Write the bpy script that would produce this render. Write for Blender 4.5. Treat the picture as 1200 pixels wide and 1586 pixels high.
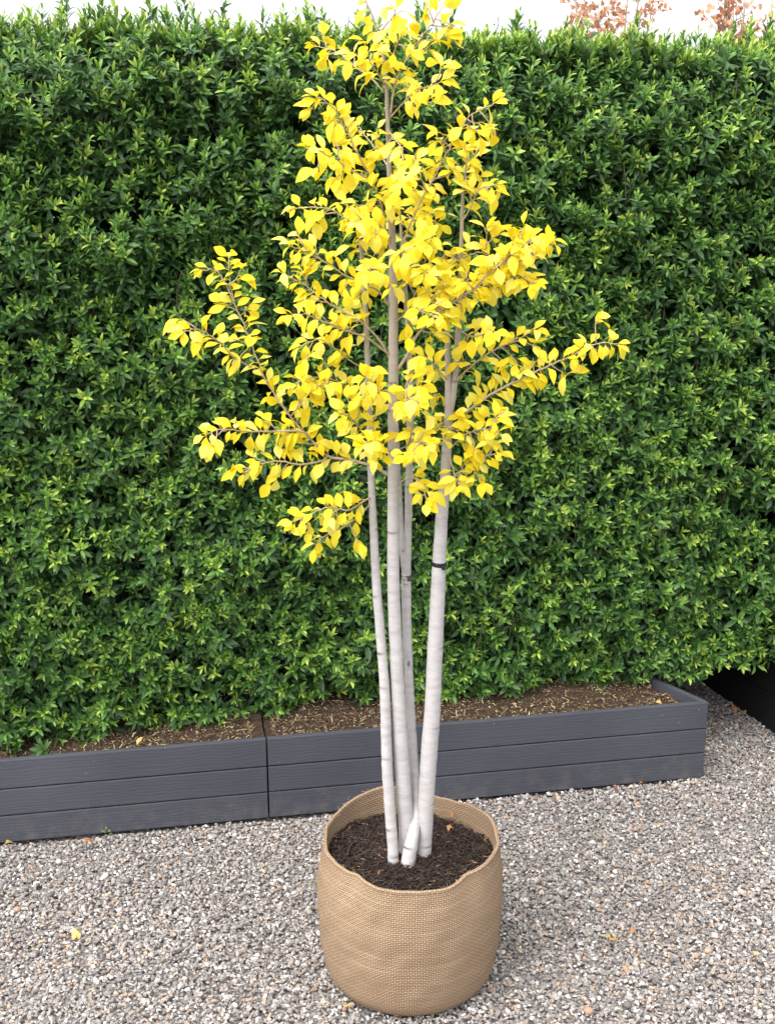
import bpy, math, random
import numpy as np
from math import radians, sin, cos, pi, sqrt

SC = bpy.context.scene
for o in list(bpy.data.objects):
    bpy.data.objects.remove(o, do_unlink=True)
COL = SC.collection
rng = np.random.default_rng(11)
random.seed(5)

# ------------------------------------------------------------------ camera, sky, sun, exposure
F, CX, CY = 1800.0, 600.0, 793.0          # focal length and centre in photo pixels
PITCH, CAMH = radians(15.4), 1.66
SP, CP = sin(PITCH), cos(PITCH)
cam = bpy.data.cameras.new('camera')
camo = bpy.data.objects.new('camera', cam); COL.objects.link(camo)
camo.location = (0, 0, CAMH); camo.rotation_euler = (radians(90) - PITCH, 0, 0)
cam.sensor_fit = 'HORIZONTAL'; cam.sensor_width = 36; cam.lens = 36 * F / 1200
cam.clip_start = 0.05; cam.clip_end = 2000
SC.camera = camo

SUN_EL, SUN_ROT = radians(62), radians(230)
world = bpy.data.worlds.new('World'); SC.world = world; world.use_nodes = True
wn = world.node_tree.nodes; wl = world.node_tree.links
bg = wn['Background']
sky = wn.new('ShaderNodeTexSky'); sky.sky_type = 'NISHITA'; sky.sun_disc = False
sky.sun_elevation = SUN_EL; sky.sun_rotation = SUN_ROT
sky.air_density = 1.0; sky.dust_density = 4.0; sky.ozone_density = 1.0
hs = wn.new('ShaderNodeHueSaturation'); hs.inputs['Saturation'].default_value = 0.22
wl.new(sky.outputs[0], hs.inputs['Color']); wl.new(hs.outputs[0], bg.inputs[0])
bg.inputs[1].default_value = 0.15

sun = bpy.data.lights.new('sun', 'SUN'); sun.energy = 1.1; sun.angle = radians(85)
sun.color = (1.0, 0.96, 0.90)
suno = bpy.data.objects.new('sun', sun); COL.objects.link(suno)
# light arrives from (sin rot * cos el, cos rot * cos el, sin el)
from mathutils import Vector, Matrix
sd = Vector((sin(SUN_ROT) * cos(SUN_EL), cos(SUN_ROT) * cos(SUN_EL), sin(SUN_EL)))
suno.rotation_euler = sd.to_track_quat('Z', 'Y').to_euler()

SC.view_settings.view_transform = 'Standard'; SC.view_settings.look = 'None'
SC.view_settings.exposure = 1.47; SC.view_settings.gamma = 1.0
SC.view_settings.use_curve_mapping = False
SC.render.engine = 'CYCLES'
SC.cycles.max_bounces = 8; SC.cycles.diffuse_bounces = 4; SC.cycles.transmission_bounces = 6

# ------------------------------------------------------------------ measuring helpers
def at(px, py, Y):
    """a photo pixel at forward distance Y -> the point in the place"""
    u = (px - CX) / F; v = (CY - py) / F
    t = Y / (CP + v * SP)
    return np.array((u * t, Y, CAMH + t * (-SP + v * CP)))
def onz(px, py, z=0.0):
    u = (px - CX) / F; v = (CY - py) / F
    t = (z - CAMH) / (-SP + v * CP)
    return np.array((u * t, t * (CP + v * SP), z))
def proj(P):
    P = np.atleast_2d(P); d = P - np.array((0, 0, CAMH))
    w = d[:, 1] * CP - d[:, 2] * SP
    up = d[:, 1] * SP + d[:, 2] * CP
    return np.stack([CX + F * d[:, 0] / w, CY - F * up / w, w], 1)
def norm(a):
    a = np.asarray(a, float)
    return a / np.maximum(np.linalg.norm(a, axis=-1, keepdims=True), 1e-9)
class Wobble:
    """smooth pseudo-noise from a sum of sines"""
    def __init__(s, dim, freq, n=10, seed=0):
        r = np.random.default_rng(seed)
        k = r.normal(size=(n, dim)); k = k / np.linalg.norm(k, axis=1, keepdims=True)
        s.k = k * freq * r.uniform(.6, 1.6, (n, 1)); s.p = r.uniform(0, 6.283, n)
    def __call__(s, X):
        X = np.atleast_2d(X)
        return np.sin(X @ s.k.T + s.p).sum(1) / sqrt(len(s.p))

# ------------------------------------------------------------------ object helpers
def tag(o, label=None, cat=None, group=None, kind=None):
    if label: o['label'] = label
    if cat: o['category'] = cat
    if group: o['group'] = group
    if kind: o['kind'] = kind
    return o
def link(o, parent=None):
    COL.objects.link(o)
    if parent is not None: o.parent = parent
    return o
def empty(name, loc, rz=0):
    o = bpy.data.objects.new(name, None); COL.objects.link(o)
    o.location = loc; o.rotation_euler = (0, 0, rz); o.empty_display_size = .05
    return o
def tri_mesh(name, V, T, smooth=True, attrs=None, uv=None):
    V = np.asarray(V, np.float32); T = np.asarray(T, np.int32)
    me = bpy.data.meshes.new(name)
    me.vertices.add(len(V)); me.vertices.foreach_set('co', V.ravel())
    me.loops.add(T.size); me.loops.foreach_set('vertex_index', T.ravel())
    me.polygons.add(len(T))
    me.polygons.foreach_set('loop_start', np.arange(0, T.size, T.shape[1], dtype=np.int32))
    me.polygons.foreach_set('loop_total', np.full(len(T), T.shape[1], np.int32))
    me.polygons.foreach_set('use_smooth', np.full(len(T), smooth, bool))
    for k, a in (attrs or {}).items():
        at_ = me.attributes.new(k, 'FLOAT', 'POINT')
        at_.data.foreach_set('value', np.asarray(a, np.float32))
    if uv is not None:
        ul = me.uv_layers.new(name='UVMap')
        ul.data.foreach_set('uv', np.asarray(uv, np.float32)[T.ravel()].ravel())
    me.update(calc_edges=True); me.validate()
    return me
def obj(name, me, mat, parent=None):
    if mat and not me.materials: me.materials.append(mat)
    o = bpy.data.objects.new(name, me)
    return link(o, parent)
def merge(chunks):
    """[(V, T, {attr: values})] -> one V, T, attrs"""
    V, T, A, n = [], [], {}, 0
    for v, t, a in chunks:
        V.append(v); T.append(np.asarray(t) + n); n += len(v)
        for k in a: A.setdefault(k, []).append(a[k])
    return np.concatenate(V), np.concatenate(T), {k: np.concatenate(x) for k, x in A.items()}
def scatter(variants, idx, R, P, S, extra=None):
    """copies of the variants [(V, T, attrs)] with rotations R (N,3,3), places P, sizes S (N or N,3)"""
    S = np.asarray(S, float)
    if S.ndim == 1: S = np.repeat(S[:, None], 3, 1)
    out = []
    for k, (v, t, a) in enumerate(variants):
        sel = np.nonzero(idx == k)[0]
        if not len(sel): continue
        W = np.einsum('nij,nvj->nvi', R[sel], v[None] * S[sel][:, None, :]) + P[sel][:, None, :]
        n, m = len(sel), len(v)
        T = (t[None] + (np.arange(n) * m)[:, None, None]).reshape(-1, t.shape[1])
        A = {q: np.tile(x, n) for q, x in a.items()}
        for q, x in (extra or {}).items(): A[q] = np.repeat(x[sel], m)
        out.append((W.reshape(-1, 3), T, A))
    return merge(out)
def frames(ydir, zdir):
    """rotation matrices whose Y axis is ydir and whose Z axis leans to zdir"""
    y = norm(ydir); z = zdir - (zdir * y).sum(-1, keepdims=True) * y; z = norm(z)
    x = np.cross(y, z)
    return np.stack([x, y, z], -1)
def rand_rot(n):
    q = norm(rng.normal(size=(n, 4))); w, x, y, z = q.T
    return np.stack([np.stack([1-2*(y*y+z*z), 2*(x*y-z*w), 2*(x*z+y*w)], -1),
                     np.stack([2*(x*y+z*w), 1-2*(x*x+z*z), 2*(y*z-x*w)], -1),
                     np.stack([2*(x*z-y*w), 2*(y*z+x*w), 1-2*(x*x+y*y)], -1)], 1)
def smooth_path(pts, n):
    """Catmull-Rom through rows of pts (any columns), n samples"""
    P = np.asarray(pts, float)
    P = np.vstack([2*P[0]-P[1], P, 2*P[-1]-P[-2]])
    out = []
    for q in np.linspace(0, len(P) - 3 - 1e-6, n):
        i = int(q); t = q - i; a, b, c, d = P[i:i+4]
        out.append(.5*((2*b) + (c-a)*t + (2*a-5*b+4*c-d)*t*t + (3*b-a-3*c+d)*t**3))
    return np.array(out)
def tube(path, rad, sides=8, cap=True):
    P = np.asarray(path, float); n = len(P); rad = np.broadcast_to(rad, (n,))
    tg = norm(np.gradient(P, axis=0))
    ref = np.array((1., 0, 0)) if abs(tg[0][0]) < .8 else np.array((0, 0, 1.))
    V = []; 
    for i in range(n):
        a = norm(ref - (ref @ tg[i]) * tg[i]); ref = a; b = np.cross(tg[i], a)
        th = np.arange(sides) * 2*pi/sides
        V.append(P[i] + rad[i]*(np.cos(th)[:, None]*a + np.sin(th)[:, None]*b))
    V = np.concatenate(V); T = []
    for i in range(n-1):
        for j in range(sides):
            a, b = i*sides+j, i*sides+(j+1) % sides
            T += [(a, b, b+sides), (a, b+sides, a+sides)]
    if cap:
        V = np.vstack([V, P[0], P[-1]]); c0, c1 = len(V)-2, len(V)-1
        for j in range(sides):
            T += [(c0, (j+1) % sides, j), (c1, (n-1)*sides+j, (n-1)*sides+(j+1) % sides)]
    return V, np.array(T)
def box(x0, x1, y0, y1, z0, z1, bev=0.0):
    """a box with chamfered edges, triangles"""
    import bmesh
    bm = bmesh.new(); bmesh.ops.create_cube(bm, size=1)
    for v in bm.verts:
        v.co = (x0 if v.co.x < 0 else x1, y0 if v.co.y < 0 else y1, z0 if v.co.z < 0 else z1)
    if bev: bmesh.ops.bevel(bm, geom=bm.edges[:], offset=bev, segments=2, affect='EDGES', profile=.6)
    bmesh.ops.triangulate(bm, faces=bm.faces[:]); bm.verts.index_update()
    V = np.array([v.co[:] for v in bm.verts]); T = np.array([[v.index for v in f.verts] for f in bm.faces])
    bm.free(); return V, T

# ------------------------------------------------------------------ materials
class Mat:
    def __init__(s, name):
        s.m = bpy.data.materials.new(name); s.m.use_nodes = True
        s.n = s.m.node_tree.nodes; s.l = s.m.node_tree.links
        s.b = s.n['Principled BSDF']; s.out = s.n['Material Output']
    def node(s, t, **kw):
        nd = s.n.new(t)
        for k, v in kw.items():
            if hasattr(nd, k): setattr(nd, k, v)
            else: nd.inputs[k].default_value = v
        return nd
    def put(s, a, b): s.l.new(a, b)
    def val(s, x):
        if isinstance(x, (int, float)):
            nd = s.n.new('ShaderNodeValue'); nd.outputs[0].default_value = x; return nd.outputs[0]
        return x
    def math(s, op, a, b=0.0, clamp=False):
        nd = s.n.new('ShaderNodeMath'); nd.operation = op; nd.use_clamp = clamp
        for i, x in enumerate((a, b)):
            if isinstance(x, (int, float)): nd.inputs[i].default_value = x
            else: s.put(x, nd.inputs[i])
        return nd.outputs[0]
    def ramp(s, fac, stops, interp='LINEAR'):
        nd = s.n.new('ShaderNodeValToRGB'); cr = nd.color_ramp; cr.interpolation = interp
        while len(cr.elements) < len(stops): cr.elements.new(.5)
        for e, (p, c) in zip(cr.elements, stops): e.position = p; e.color = (*c, 1)
        s.put(fac, nd.inputs[0]); return nd.outputs[0]
    def mix(s, f, a, b, blend='MIX'):
        nd = s.n.new('ShaderNodeMix'); nd.data_type = 'RGBA'; nd.blend_type = blend
        for sock, x in ((nd.inputs[0], f), (nd.inputs[6], a), (nd.inputs[7], b)):
            if isinstance(x, tuple): sock.default_value = (*x, 1) if len(x) == 3 else x
            elif isinstance(x, (int, float)): sock.default_value = x
            else: s.put(x, sock)
        return nd.outputs[2]
    def coord(s, which='Object', scale=(1, 1, 1)):
        tc = s.n.new('ShaderNodeTexCoord'); mp = s.n.new('ShaderNodeMapping')
        mp.inputs['Scale'].default_value = scale; s.put(tc.outputs[which], mp.inputs[0]); return mp.outputs[0]
    def noise(s, vec, scale, detail=3, rough=.5):
        nd = s.n.new('ShaderNodeTexNoise'); nd.inputs['Scale'].default_value = scale
        nd.inputs['Detail'].default_value = detail; nd.inputs['Roughness'].default_value = rough
        if vec is not None: s.put(vec, nd.inputs['Vector'])
        return nd.outputs[0]
    def attr(s, name):
        nd = s.n.new('ShaderNodeAttribute'); nd.attribute_name = name; return nd.outputs['Fac']
    def bump(s, h, strength=.3, dist=.002):
        nd = s.n.new('ShaderNodeBump'); nd.inputs['Strength'].default_value = strength
        nd.inputs['Distance'].default_value = dist; s.put(h, nd.inputs['Height'])
        s.put(nd.outputs[0], s.b.inputs['Normal']); return nd.outputs[0]
    def base(s, c, rough=.7, spec=.5):
        if isinstance(c, tuple): s.b.inputs['Base Color'].default_value = (*c, 1)
        else: s.put(c, s.b.inputs['Base Color'])
        s.b.inputs['Roughness'].default_value = rough
        s.b.inputs['Specular IOR Level'].default_value = spec; return s
    def translucent(s, c, f):
        tr = s.n.new('ShaderNodeBsdfTranslucent'); mx = s.n.new('ShaderNodeMixShader')
        s.put(c, tr.inputs[0]); mx.inputs[0].default_value = f
        s.put(s.b.outputs[0], mx.inputs[1]); s.put(tr.outputs[0], mx.inputs[2])
        s.put(mx.outputs[0], s.out.inputs[0])

def mat_hedge():
    m = Mat('hedge_leaf')
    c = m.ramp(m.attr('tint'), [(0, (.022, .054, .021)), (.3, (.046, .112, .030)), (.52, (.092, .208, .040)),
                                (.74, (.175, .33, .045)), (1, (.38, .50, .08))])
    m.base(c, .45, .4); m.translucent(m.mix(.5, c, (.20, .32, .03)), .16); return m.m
def mat_yellow():
    m = Mat('yellow_leaf')
    v = m.noise(m.coord('Object'), 60, 3)
    c = m.ramp(m.attr('tint'), [(0, (.82, .63, .016)), (.4, (.85, .72, .028)), (.75, (.87, .77, .06)), (1, (.90, .84, .20))])
    c = m.mix(m.math('MULTIPLY', v, .35), c, (.82, .67, .02))
    m.base(c, .5, .3); m.translucent(m.mix(.5, c, (.90, .76, .012)), .36); return m.m
def mat_bark():
    m = Mat('pale_bark')
    co = m.coord('Object', (1, 1, 3)); lo = m.coord('Object', (1, 1, 1))
    n1 = m.noise(co, 26, 5, .6); n2 = m.noise(lo, 9, 4); n3 = m.noise(m.coord('Object', (3, 3, 60)), 14, 3)
    c = m.ramp(n1, [(.25, (.34, .315, .31)), (.5, (.455, .435, .433)), (.75, (.54, .525, .525))])
    c = m.mix(m.math('MULTIPLY', n2, .45), c, (.37, .345, .33))
    line = m.ramp(n3, [(.66, (0, 0, 0)), (.74, (1, 1, 1))])
    c = m.mix(m.math('MULTIPLY', line, .6), c, (.30, .26, .23))
    c = m.mix(m.attr('scar'), c, (.10, .085, .075))
    c = m.mix(m.attr('young'), c, (.26, .215, .17))
    kn = m.n.new('ShaderNodeTexVoronoi'); kn.inputs['Scale'].default_value = 17
    m.put(m.coord('Object', (1, 1, .55)), kn.inputs['Vector'])
    c = m.mix(m.ramp(kn.outputs['Distance'], [(.045, (.85, .85, .85)), (.085, (0, 0, 0))]), c, (.12, .10, .09))
    m.base(c, .75, .25); m.bump(n1, .12, .001); return m.m
def mat_twig():
    m = Mat('twig_bark')
    n = m.noise(m.coord('Object'), 80, 4)
    c = m.ramp(n, [(.3, (.30, .22, .15)), (.7, (.46, .37, .28))])
    m.base(c, .7, .3); m.bump(n, .3, .001); return m.m
def mat_board():
    m = Mat('slate_stained_wood')
    w = m.n.new('ShaderNodeTexWave'); w.wave_type = 'BANDS'; w.bands_direction = 'Z'
    m.put(m.coord('Object', (.22, 1, 1)), w.inputs[0]); w.inputs['Scale'].default_value = 34
    w.inputs['Distortion'].default_value = 9; w.inputs['Detail'].default_value = 3; w.inputs['Detail Scale'].default_value = 1.4
    n = m.noise(m.coord('Object', (2, 20, 60)), 5, 6, .65); n2 = m.noise(m.coord('Object'), 3, 4)
    h = m.math('ADD', m.math('MULTIPLY', w.outputs[1], .7), m.math('MULTIPLY', n, .6))
    c = m.ramp(n2, [(.3, (.051, .054, .068)), (.7, (.068, .072, .088))])
    c = m.mix(m.math('MULTIPLY', m.ramp(w.outputs[1], [(.0, (1, 1, 1)), (.35, (0, 0, 0))]), .14), c, (.036, .038, .056))
    sp = m.ramp(m.noise(m.coord('Object'), 150, 1), [(.78, (0, 0, 0)), (.80, (1, 1, 1))])
    c = m.mix(m.math('MULTIPLY', sp, .6), c, (.42, .42, .44))
    kv = m.n.new('ShaderNodeTexVoronoi'); kv.inputs['Scale'].default_value = 9
    m.put(m.coord('Object', (1, 1, 1.6)), kv.inputs['Vector'])
    c = m.mix(m.math('MULTIPLY', m.ramp(kv.outputs['Distance'], [(.03, (1, 1, 1)), (.06, (0, 0, 0))]), .7), c, (.022, .022, .03))
    dz = m.n.new('ShaderNodeSeparateXYZ'); m.put(m.coord('Object'), dz.inputs[0])
    low = m.math('SUBTRACT', 1.0, m.math('DIVIDE', dz.outputs[2], .11), True)
    dn = m.ramp(m.noise(m.coord('Object', (1, 1, 1)), 22, 6, .7), [(.45, (0, 0, 0)), (.75, (1, 1, 1))])
    c = m.mix(m.math('MULTIPLY', m.math('MULTIPLY', low, dn), .55), c, (.17, .155, .14))
    sc = m.ramp(m.noise(m.coord('Object', (1.5, 1, 26)), 7, 6, .7), [(.60, (0, 0, 0)), (.72, (1, 1, 1))])
    c = m.mix(m.math('MULTIPLY', sc, .22), c, (.15, .155, .175))
    m.base(c, .55, .4); m.bump(h, .3, .0011); return m.m
def mat_black_board():
    m = Mat('black_stained_wood')
    n = m.noise(m.coord('Object', (2, 2, 40)), 6, 5)
    m.base(m.ramp(n, [(.3, (.006, .006, .007)), (.7, (.013, .013, .014))]), .7, .25); m.bump(n, .3, .001); return m.m
def mat_soil(dark, name):
    m = Mat(name)
    n = m.noise(m.coord('Object'), 55, 6, .7); n2 = m.noise(m.coord('Object'), 170, 3)
    k = .45 if dark else .95
    c = m.ramp(n, [(.3, (.030*k, .020*k, .014*k)), (.6, (.075*k, .05*k, .034*k)), (.8, (.12*k, .085*k, .055*k))])
    m.base(c, .95, .15); m.bump(m.math('ADD', n, n2), .8, .006); return m.m
def mat_bits(name, stops):
    m = Mat(name); m.base(m.ramp(m.attr('tint'), stops), .8, .25); return m.m
def mat_burlap():
    m = Mat('burlap')
    tc = m.n.new('ShaderNodeUVMap'); sx = m.n.new('ShaderNodeSeparateXYZ')
    wob = m.n.new('ShaderNodeTexNoise'); wob.inputs['Scale'].default_value = 14; wob.inputs['Detail'].default_value = 4
    m.put(tc.outputs[0], wob.inputs[0])
    ad = m.n.new('ShaderNodeMixRGB'); ad.blend_type = 'LINEAR_LIGHT'; ad.inputs[0].default_value = .0035
    m.put(tc.outputs[0], ad.inputs[1]); m.put(wob.outputs[1], ad.inputs[2]); m.put(ad.outputs[0], sx.inputs[0])
    pitch_u, pitch_v = .0052, .0046
    u = m.math('DIVIDE', sx.outputs[0], pitch_u); v = m.math('DIVIDE', sx.outputs[1], pitch_v)
    su = m.math('ABSOLUTE', m.math('SINE', m.math('MULTIPLY', u, pi)))
    sv = m.math('ABSOLUTE', m.math('SINE', m.math('MULTIPLY', v, pi)))
    par = m.math('PINGPONG', m.math('ADD', m.math('FLOOR', u), m.math('FLOOR', v)), 1.0)
    warp = m.math('MULTIPLY', m.math('POWER', su, .6), m.math('ADD', m.math('MULTIPLY', sv, .5), .12))
    weft = m.math('MULTIPLY', m.math('POWER', sv, .6), m.math('ADD', m.math('MULTIPLY', su, .6), .35))
    h = m.math('ADD', m.math('MULTIPLY', warp, par), m.math('MULTIPLY', weft, m.math('SUBTRACT', 1.0, par)))
    big = m.noise(tc.outputs[0], 9, 4); thr = m.n.new('ShaderNodeMapping'); thr.inputs['Scale'].default_value = (6, 180, 1)
    m.put(tc.outputs[0], thr.inputs[0]); th = m.noise(thr.outputs[0], 1, 3)
    c = m.ramp(h, [(.05, (.105, .068, .04)), (.3, (.25, .168, .106)), (.7, (.365, .262, .172)), (1, (.46, .345, .235))])
    c = m.mix(m.math('MULTIPLY', big, .22), c, (.34, .23, .145))
    c = m.mix(m.math('MULTIPLY', m.ramp(th, [(.5, (0, 0, 0)), (.75, (1, 1, 1))]), .35), c, (.53, .41, .285))
    m.base(c, .92, .12); m.bump(h, .8, .002); return m.m
def mat_stone():
    m = Mat('gravel_stone')
    c = m.ramp(m.attr('tint'), [(0, (.075, .07, .07)), (.12, (.150, .138, .132)), (.35, (.225, .203, .190)), (.55, (.275, .248, .228)),
                                (.70, (.34, .31, .288)), (.80, (.43, .405, .385)), (.88, (.70, .68, .66)), (.93, (.44, .30, .20)), (.97, (.36, .20, .12)), (1, (.50, .38, .22))])
    n = m.noise(m.coord('Object'), 260, 3)
    c = m.mix(m.math('MULTIPLY', n, .35), c, (.30, .28, .27))
    m.base(c, .75, .3); return m.m
def mat_ground():
    m = Mat('gravel_bed')
    v = m.n.new('ShaderNodeTexVoronoi'); v.inputs['Scale'].default_value = 95
    m.put(m.coord('Object'), v.inputs['Vector'])
    sx = m.n.new('ShaderNodeSeparateXYZ'); m.put(v.outputs['Color'], sx.inputs[0])
    c = m.ramp(sx.outputs[0], [(0, (.12, .115, .115)), (.4, (.28, .265, .255)), (.75, (.40, .37, .35)), (.95, (.62, .6, .58))])
    c = m.mix(m.ramp(v.outputs['Distance'], [(.3, (0, 0, 0)), (.7, (1, 1, 1))]), c, (.12, .11, .105))
    m.base(c, .9, .2); m.bump(m.math('SUBTRACT', 1.0, v.outputs['Distance']), .6, .006); return m.m
def mat_dead_leaf(name, a, b):
    m = Mat(name); n = m.noise(m.coord('Object'), 90, 4)
    c = m.ramp(n, [(.3, a), (.7, b)]); m.base(c, .65, .3); m.translucent(c, .2); return m.m
def mat_plain(name, c, rough=.5):
    m = Mat(name); n = m.noise(m.coord('Object'), 120, 3)
    m.base(m.mix(m.math('MULTIPLY', n, .4), c, tuple(x*.6 for x in c)), rough, .4); return m.m

M_HEDGE, M_YEL, M_BARK, M_TWIG, M_BOARD, M_BLACK = mat_hedge(), mat_yellow(), mat_bark(), mat_twig(), mat_board(), mat_black_board()
M_PSOIL, M_POTSOIL = mat_soil(False, 'planter_soil'), mat_soil(True, 'peat_soil')
M_STRAW = mat_bits('straw_bits', [(0, (.06, .04, .025)), (.4, (.15, .10, .06)), (.7, (.36, .27, .15)), (1, (.62, .50, .30))])
M_FIBRE = mat_bits('bark_fibre', [(0, (.012, .008, .007)), (.5, (.035, .024, .02)), (.85, (.08, .055, .042)), (.95, (.26, .17, .10)), (1, (.48, .20, .08))])
M_BURLAP, M_STONE, M_GROUND = mat_burlap(), mat_stone(), mat_ground()
M_RED = mat_dead_leaf('russet_leaf', (.46, .22, .12), (.58, .34, .21))
M_ORANGE = mat_dead_leaf('orange_leaf', (.38, .15, .06), (.52, .25, .11))
M_GOLD = mat_dead_leaf('gold_leaf', (.50, .33, .10), (.64, .46, .17))
M_BROWN = mat_dead_leaf('brown_leaf', (.16, .075, .04), (.28, .14, .08))
M_GREEN = mat_dead_leaf('weed_leaf', (.10, .17, .04), (.16, .24, .07))
M_HSTEM = mat_plain('hedge_stem', (.10, .072, .05), .8)
M_STRAP, M_WIRE = mat_plain('black_strap', (.012, .012, .015), .45), mat_plain('brown_wire', (.07, .045, .035), .5)

# ------------------------------------------------------------------ leaf shapes
def leaf_shape(L, W, prof, rows, curl, fold, twist=0., petiole=0., wave=0.):
    """blade along +Y with the face to +Z: columns left, midrib, right"""
    V, T = [], []
    ph = rng.uniform(0, 6.28)
    for t in rows:
        w = W * .5 * prof(t); y = L * t; z = -curl * L * t * t
        for sgn in (-1, 0, 1):
            zz = z + fold * w * abs(sgn) + wave * L * sin(9 * t + ph + sgn) * abs(sgn)
            a = twist * t
            V.append((sgn * w * cos(a), y * (1 - .25 * curl * t), zz + sgn * w * sin(a)))
    n = len(rows)
    for i in range(n - 1):
        for j in (0, 1):
            a, b, c, d = i*3+j, i*3+j+1, i*3+3+j+1, i*3+3+j
            T += [(a, b, c), (a, c, d)]
    V = np.array(V); T = np.array(T)
    if petiole:
        r = .0009; k = len(V)
        P = []
        for y, z in ((-petiole, -.15*petiole), (0.002, 0)):
            for j in range(3):
                P.append((r*cos(j*2.094), y, z + r*sin(j*2.094)))
        V = np.vstack([V, P]); 
        for j in range(3):
            a, b = k+j, k+(j+1) % 3
            T = np.vstack([T, [(a, b, b+3), (a, b+3, a+3)]])
        V[:, 1] += petiole
    return V, T
def ell(p, tip=1.0):   # width profile with its widest point at p
    return lambda t: max(0.03, (sin(pi * min(1, max(0, t)) ** (math.log(.5)/math.log(p)))) ** (.85 if tip == 1.0 else tip)) if t < .999 else .02

# ------------------------------------------------------------------ ground
gm = tri_mesh('ground', [(-600, -600, -.012), (600, -600, -.012), (600, 600, -.012), (-600, 600, -.012)], [(0, 1, 2), (0, 2, 3)], False)
tag(obj('ground', gm, M_GROUND), kind='structure')

# planter run: front face line and axes
P0 = onz(0, 1308); P1 = onz(1088, 1205)
D = norm(P1 - P0); N = np.array((D[1], -D[0], 0.))      # along the run; N faces the camera
ANG = math.atan2(D[1], D[0]); LEN = np.linalg.norm(P1 - P0)
PH = .240
def run(s, d, z):  # point at s along the run, d behind its front face
    return P0 + D * s - N * d + np.array((0, 0, z))

# gravel stones
def icosa():
    g = (1 + 5 ** .5) / 2
    v = norm(np.array([(-1, g, 0), (1, g, 0), (-1, -g, 0), (1, -g, 0), (0, -1, g), (0, 1, g), (0, -1, -g), (0, 1, -g), (g, 0, -1), (g, 0, 1), (-g, 0, -1), (-g, 0, 1)], float))
    t = np.array([(0,11,5),(0,5,1),(0,1,7),(0,7,10),(0,10,11),(1,5,9),(5,11,4),(11,10,2),(10,7,6),(7,1,8),(3,9,4),(3,4,2),(3,2,6),(3,6,8),(3,8,9),(4,9,5),(2,4,11),(6,2,10),(8,6,7),(9,8,1)])
    return v, t
IV, IT = icosa()
def stone_variant():
    v = IV * rng.uniform(.72, 1.22, (12, 1)) * np.array((rng.uniform(.9, 1.45), rng.uniform(.75, 1.05), rng.uniform(.5, .8)))
    return v, IT, {}
OV = np.array([(1, 0, 0), (-1, 0, 0), (0, 1, 0), (0, -1, 0), (0, 0, 1), (0, 0, -1)], float)
OT = np.array([(0,2,4),(2,1,4),(1,3,4),(3,0,4),(2,0,5),(1,2,5),(3,1,5),(0,3,5)])
def chip_variant():   # a small angular chip
    v = OV * rng.uniform(.8, 1.25, (6, 1)) + rng.normal(0, .22, (6, 3))
    return v * np.array((rng.uniform(1.0, 1.5), rng.uniform(.85, 1.1), rng.uniform(.6, .85))), OT, {}
SV = [stone_variant() for _ in range(24)]; CV = [chip_variant() for _ in range(40)]
POT = np.array((.0485, 2.226, 0.))
def gravel(n, x0, x1, y0, y1, keep):
    X = rng.uniform(x0, x1, n); Y = rng.uniform(y0, y1, n)
    k = keep(X, Y); return np.stack([X[k], Y[k]], 1)
def front_side(X, Y):
    s = (X - P0[0]) * D[0] + (Y - P0[1]) * D[1]; d = (X - P0[0]) * -N[0] + (Y - P0[1]) * -N[1]
    return ((d < -.004) | (s > LEN - .1 - .45*np.maximum(d, 0))) & (np.hypot(X - POT[0], Y - POT[1]) > .168)
A_ = gravel(175000, -1.28, 1.42, 1.78, 3.95, lambda X, Y: front_side(X, Y) & (np.abs(X) < .42*Y + .12) & ~((Y > 3.3) & (X < .7)))
n = len(A_); print('stones', n)
rad = np.clip(rng.lognormal(math.log(.0034), .32, n), .002, .0088)
Pn = np.column_stack([A_, -.0045 + .0022 * Wobble(2, 9, seed=12)(A_) + .0014 * Wobble(2, 34, seed=13)(A_) + rng.uniform(-.004, .006, n)])
tilt = frames(np.column_stack([rng.normal(size=(n, 2)), rng.normal(0, .25, n)]), np.column_stack([rng.normal(0, .45, (n, 2)), np.ones(n)]))
tint = rng.beta(1.6, 1.5, n) * .9
warm = Wobble(2, 5, seed=9)(A_)
u = rng.random(n); tint = np.where(u < .085 + .03 * warm, rng.uniform(.90, 1.0, n), tint); tint = np.where(u > .945, rng.uniform(.82, .885, n), tint)
sm_ = rad < .0046
c1 = scatter(CV, rng.integers(0, 40, sm_.sum()), tilt[sm_], Pn[sm_], rad[sm_] * 1.08, {'tint': tint[sm_]})
c2 = scatter(SV, rng.integers(0, 24, (~sm_).sum()), tilt[~sm_], Pn[~sm_], rad[~sm_], {'tint': tint[~sm_]})
V, T, A = merge([c1, c2])
go = obj('gravel', tri_mesh('gravel', V, T, False, A), M_STONE)
tag(go, 'loose pale grey and brown gravel covering the ground', 'gravel', kind='stuff')

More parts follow.
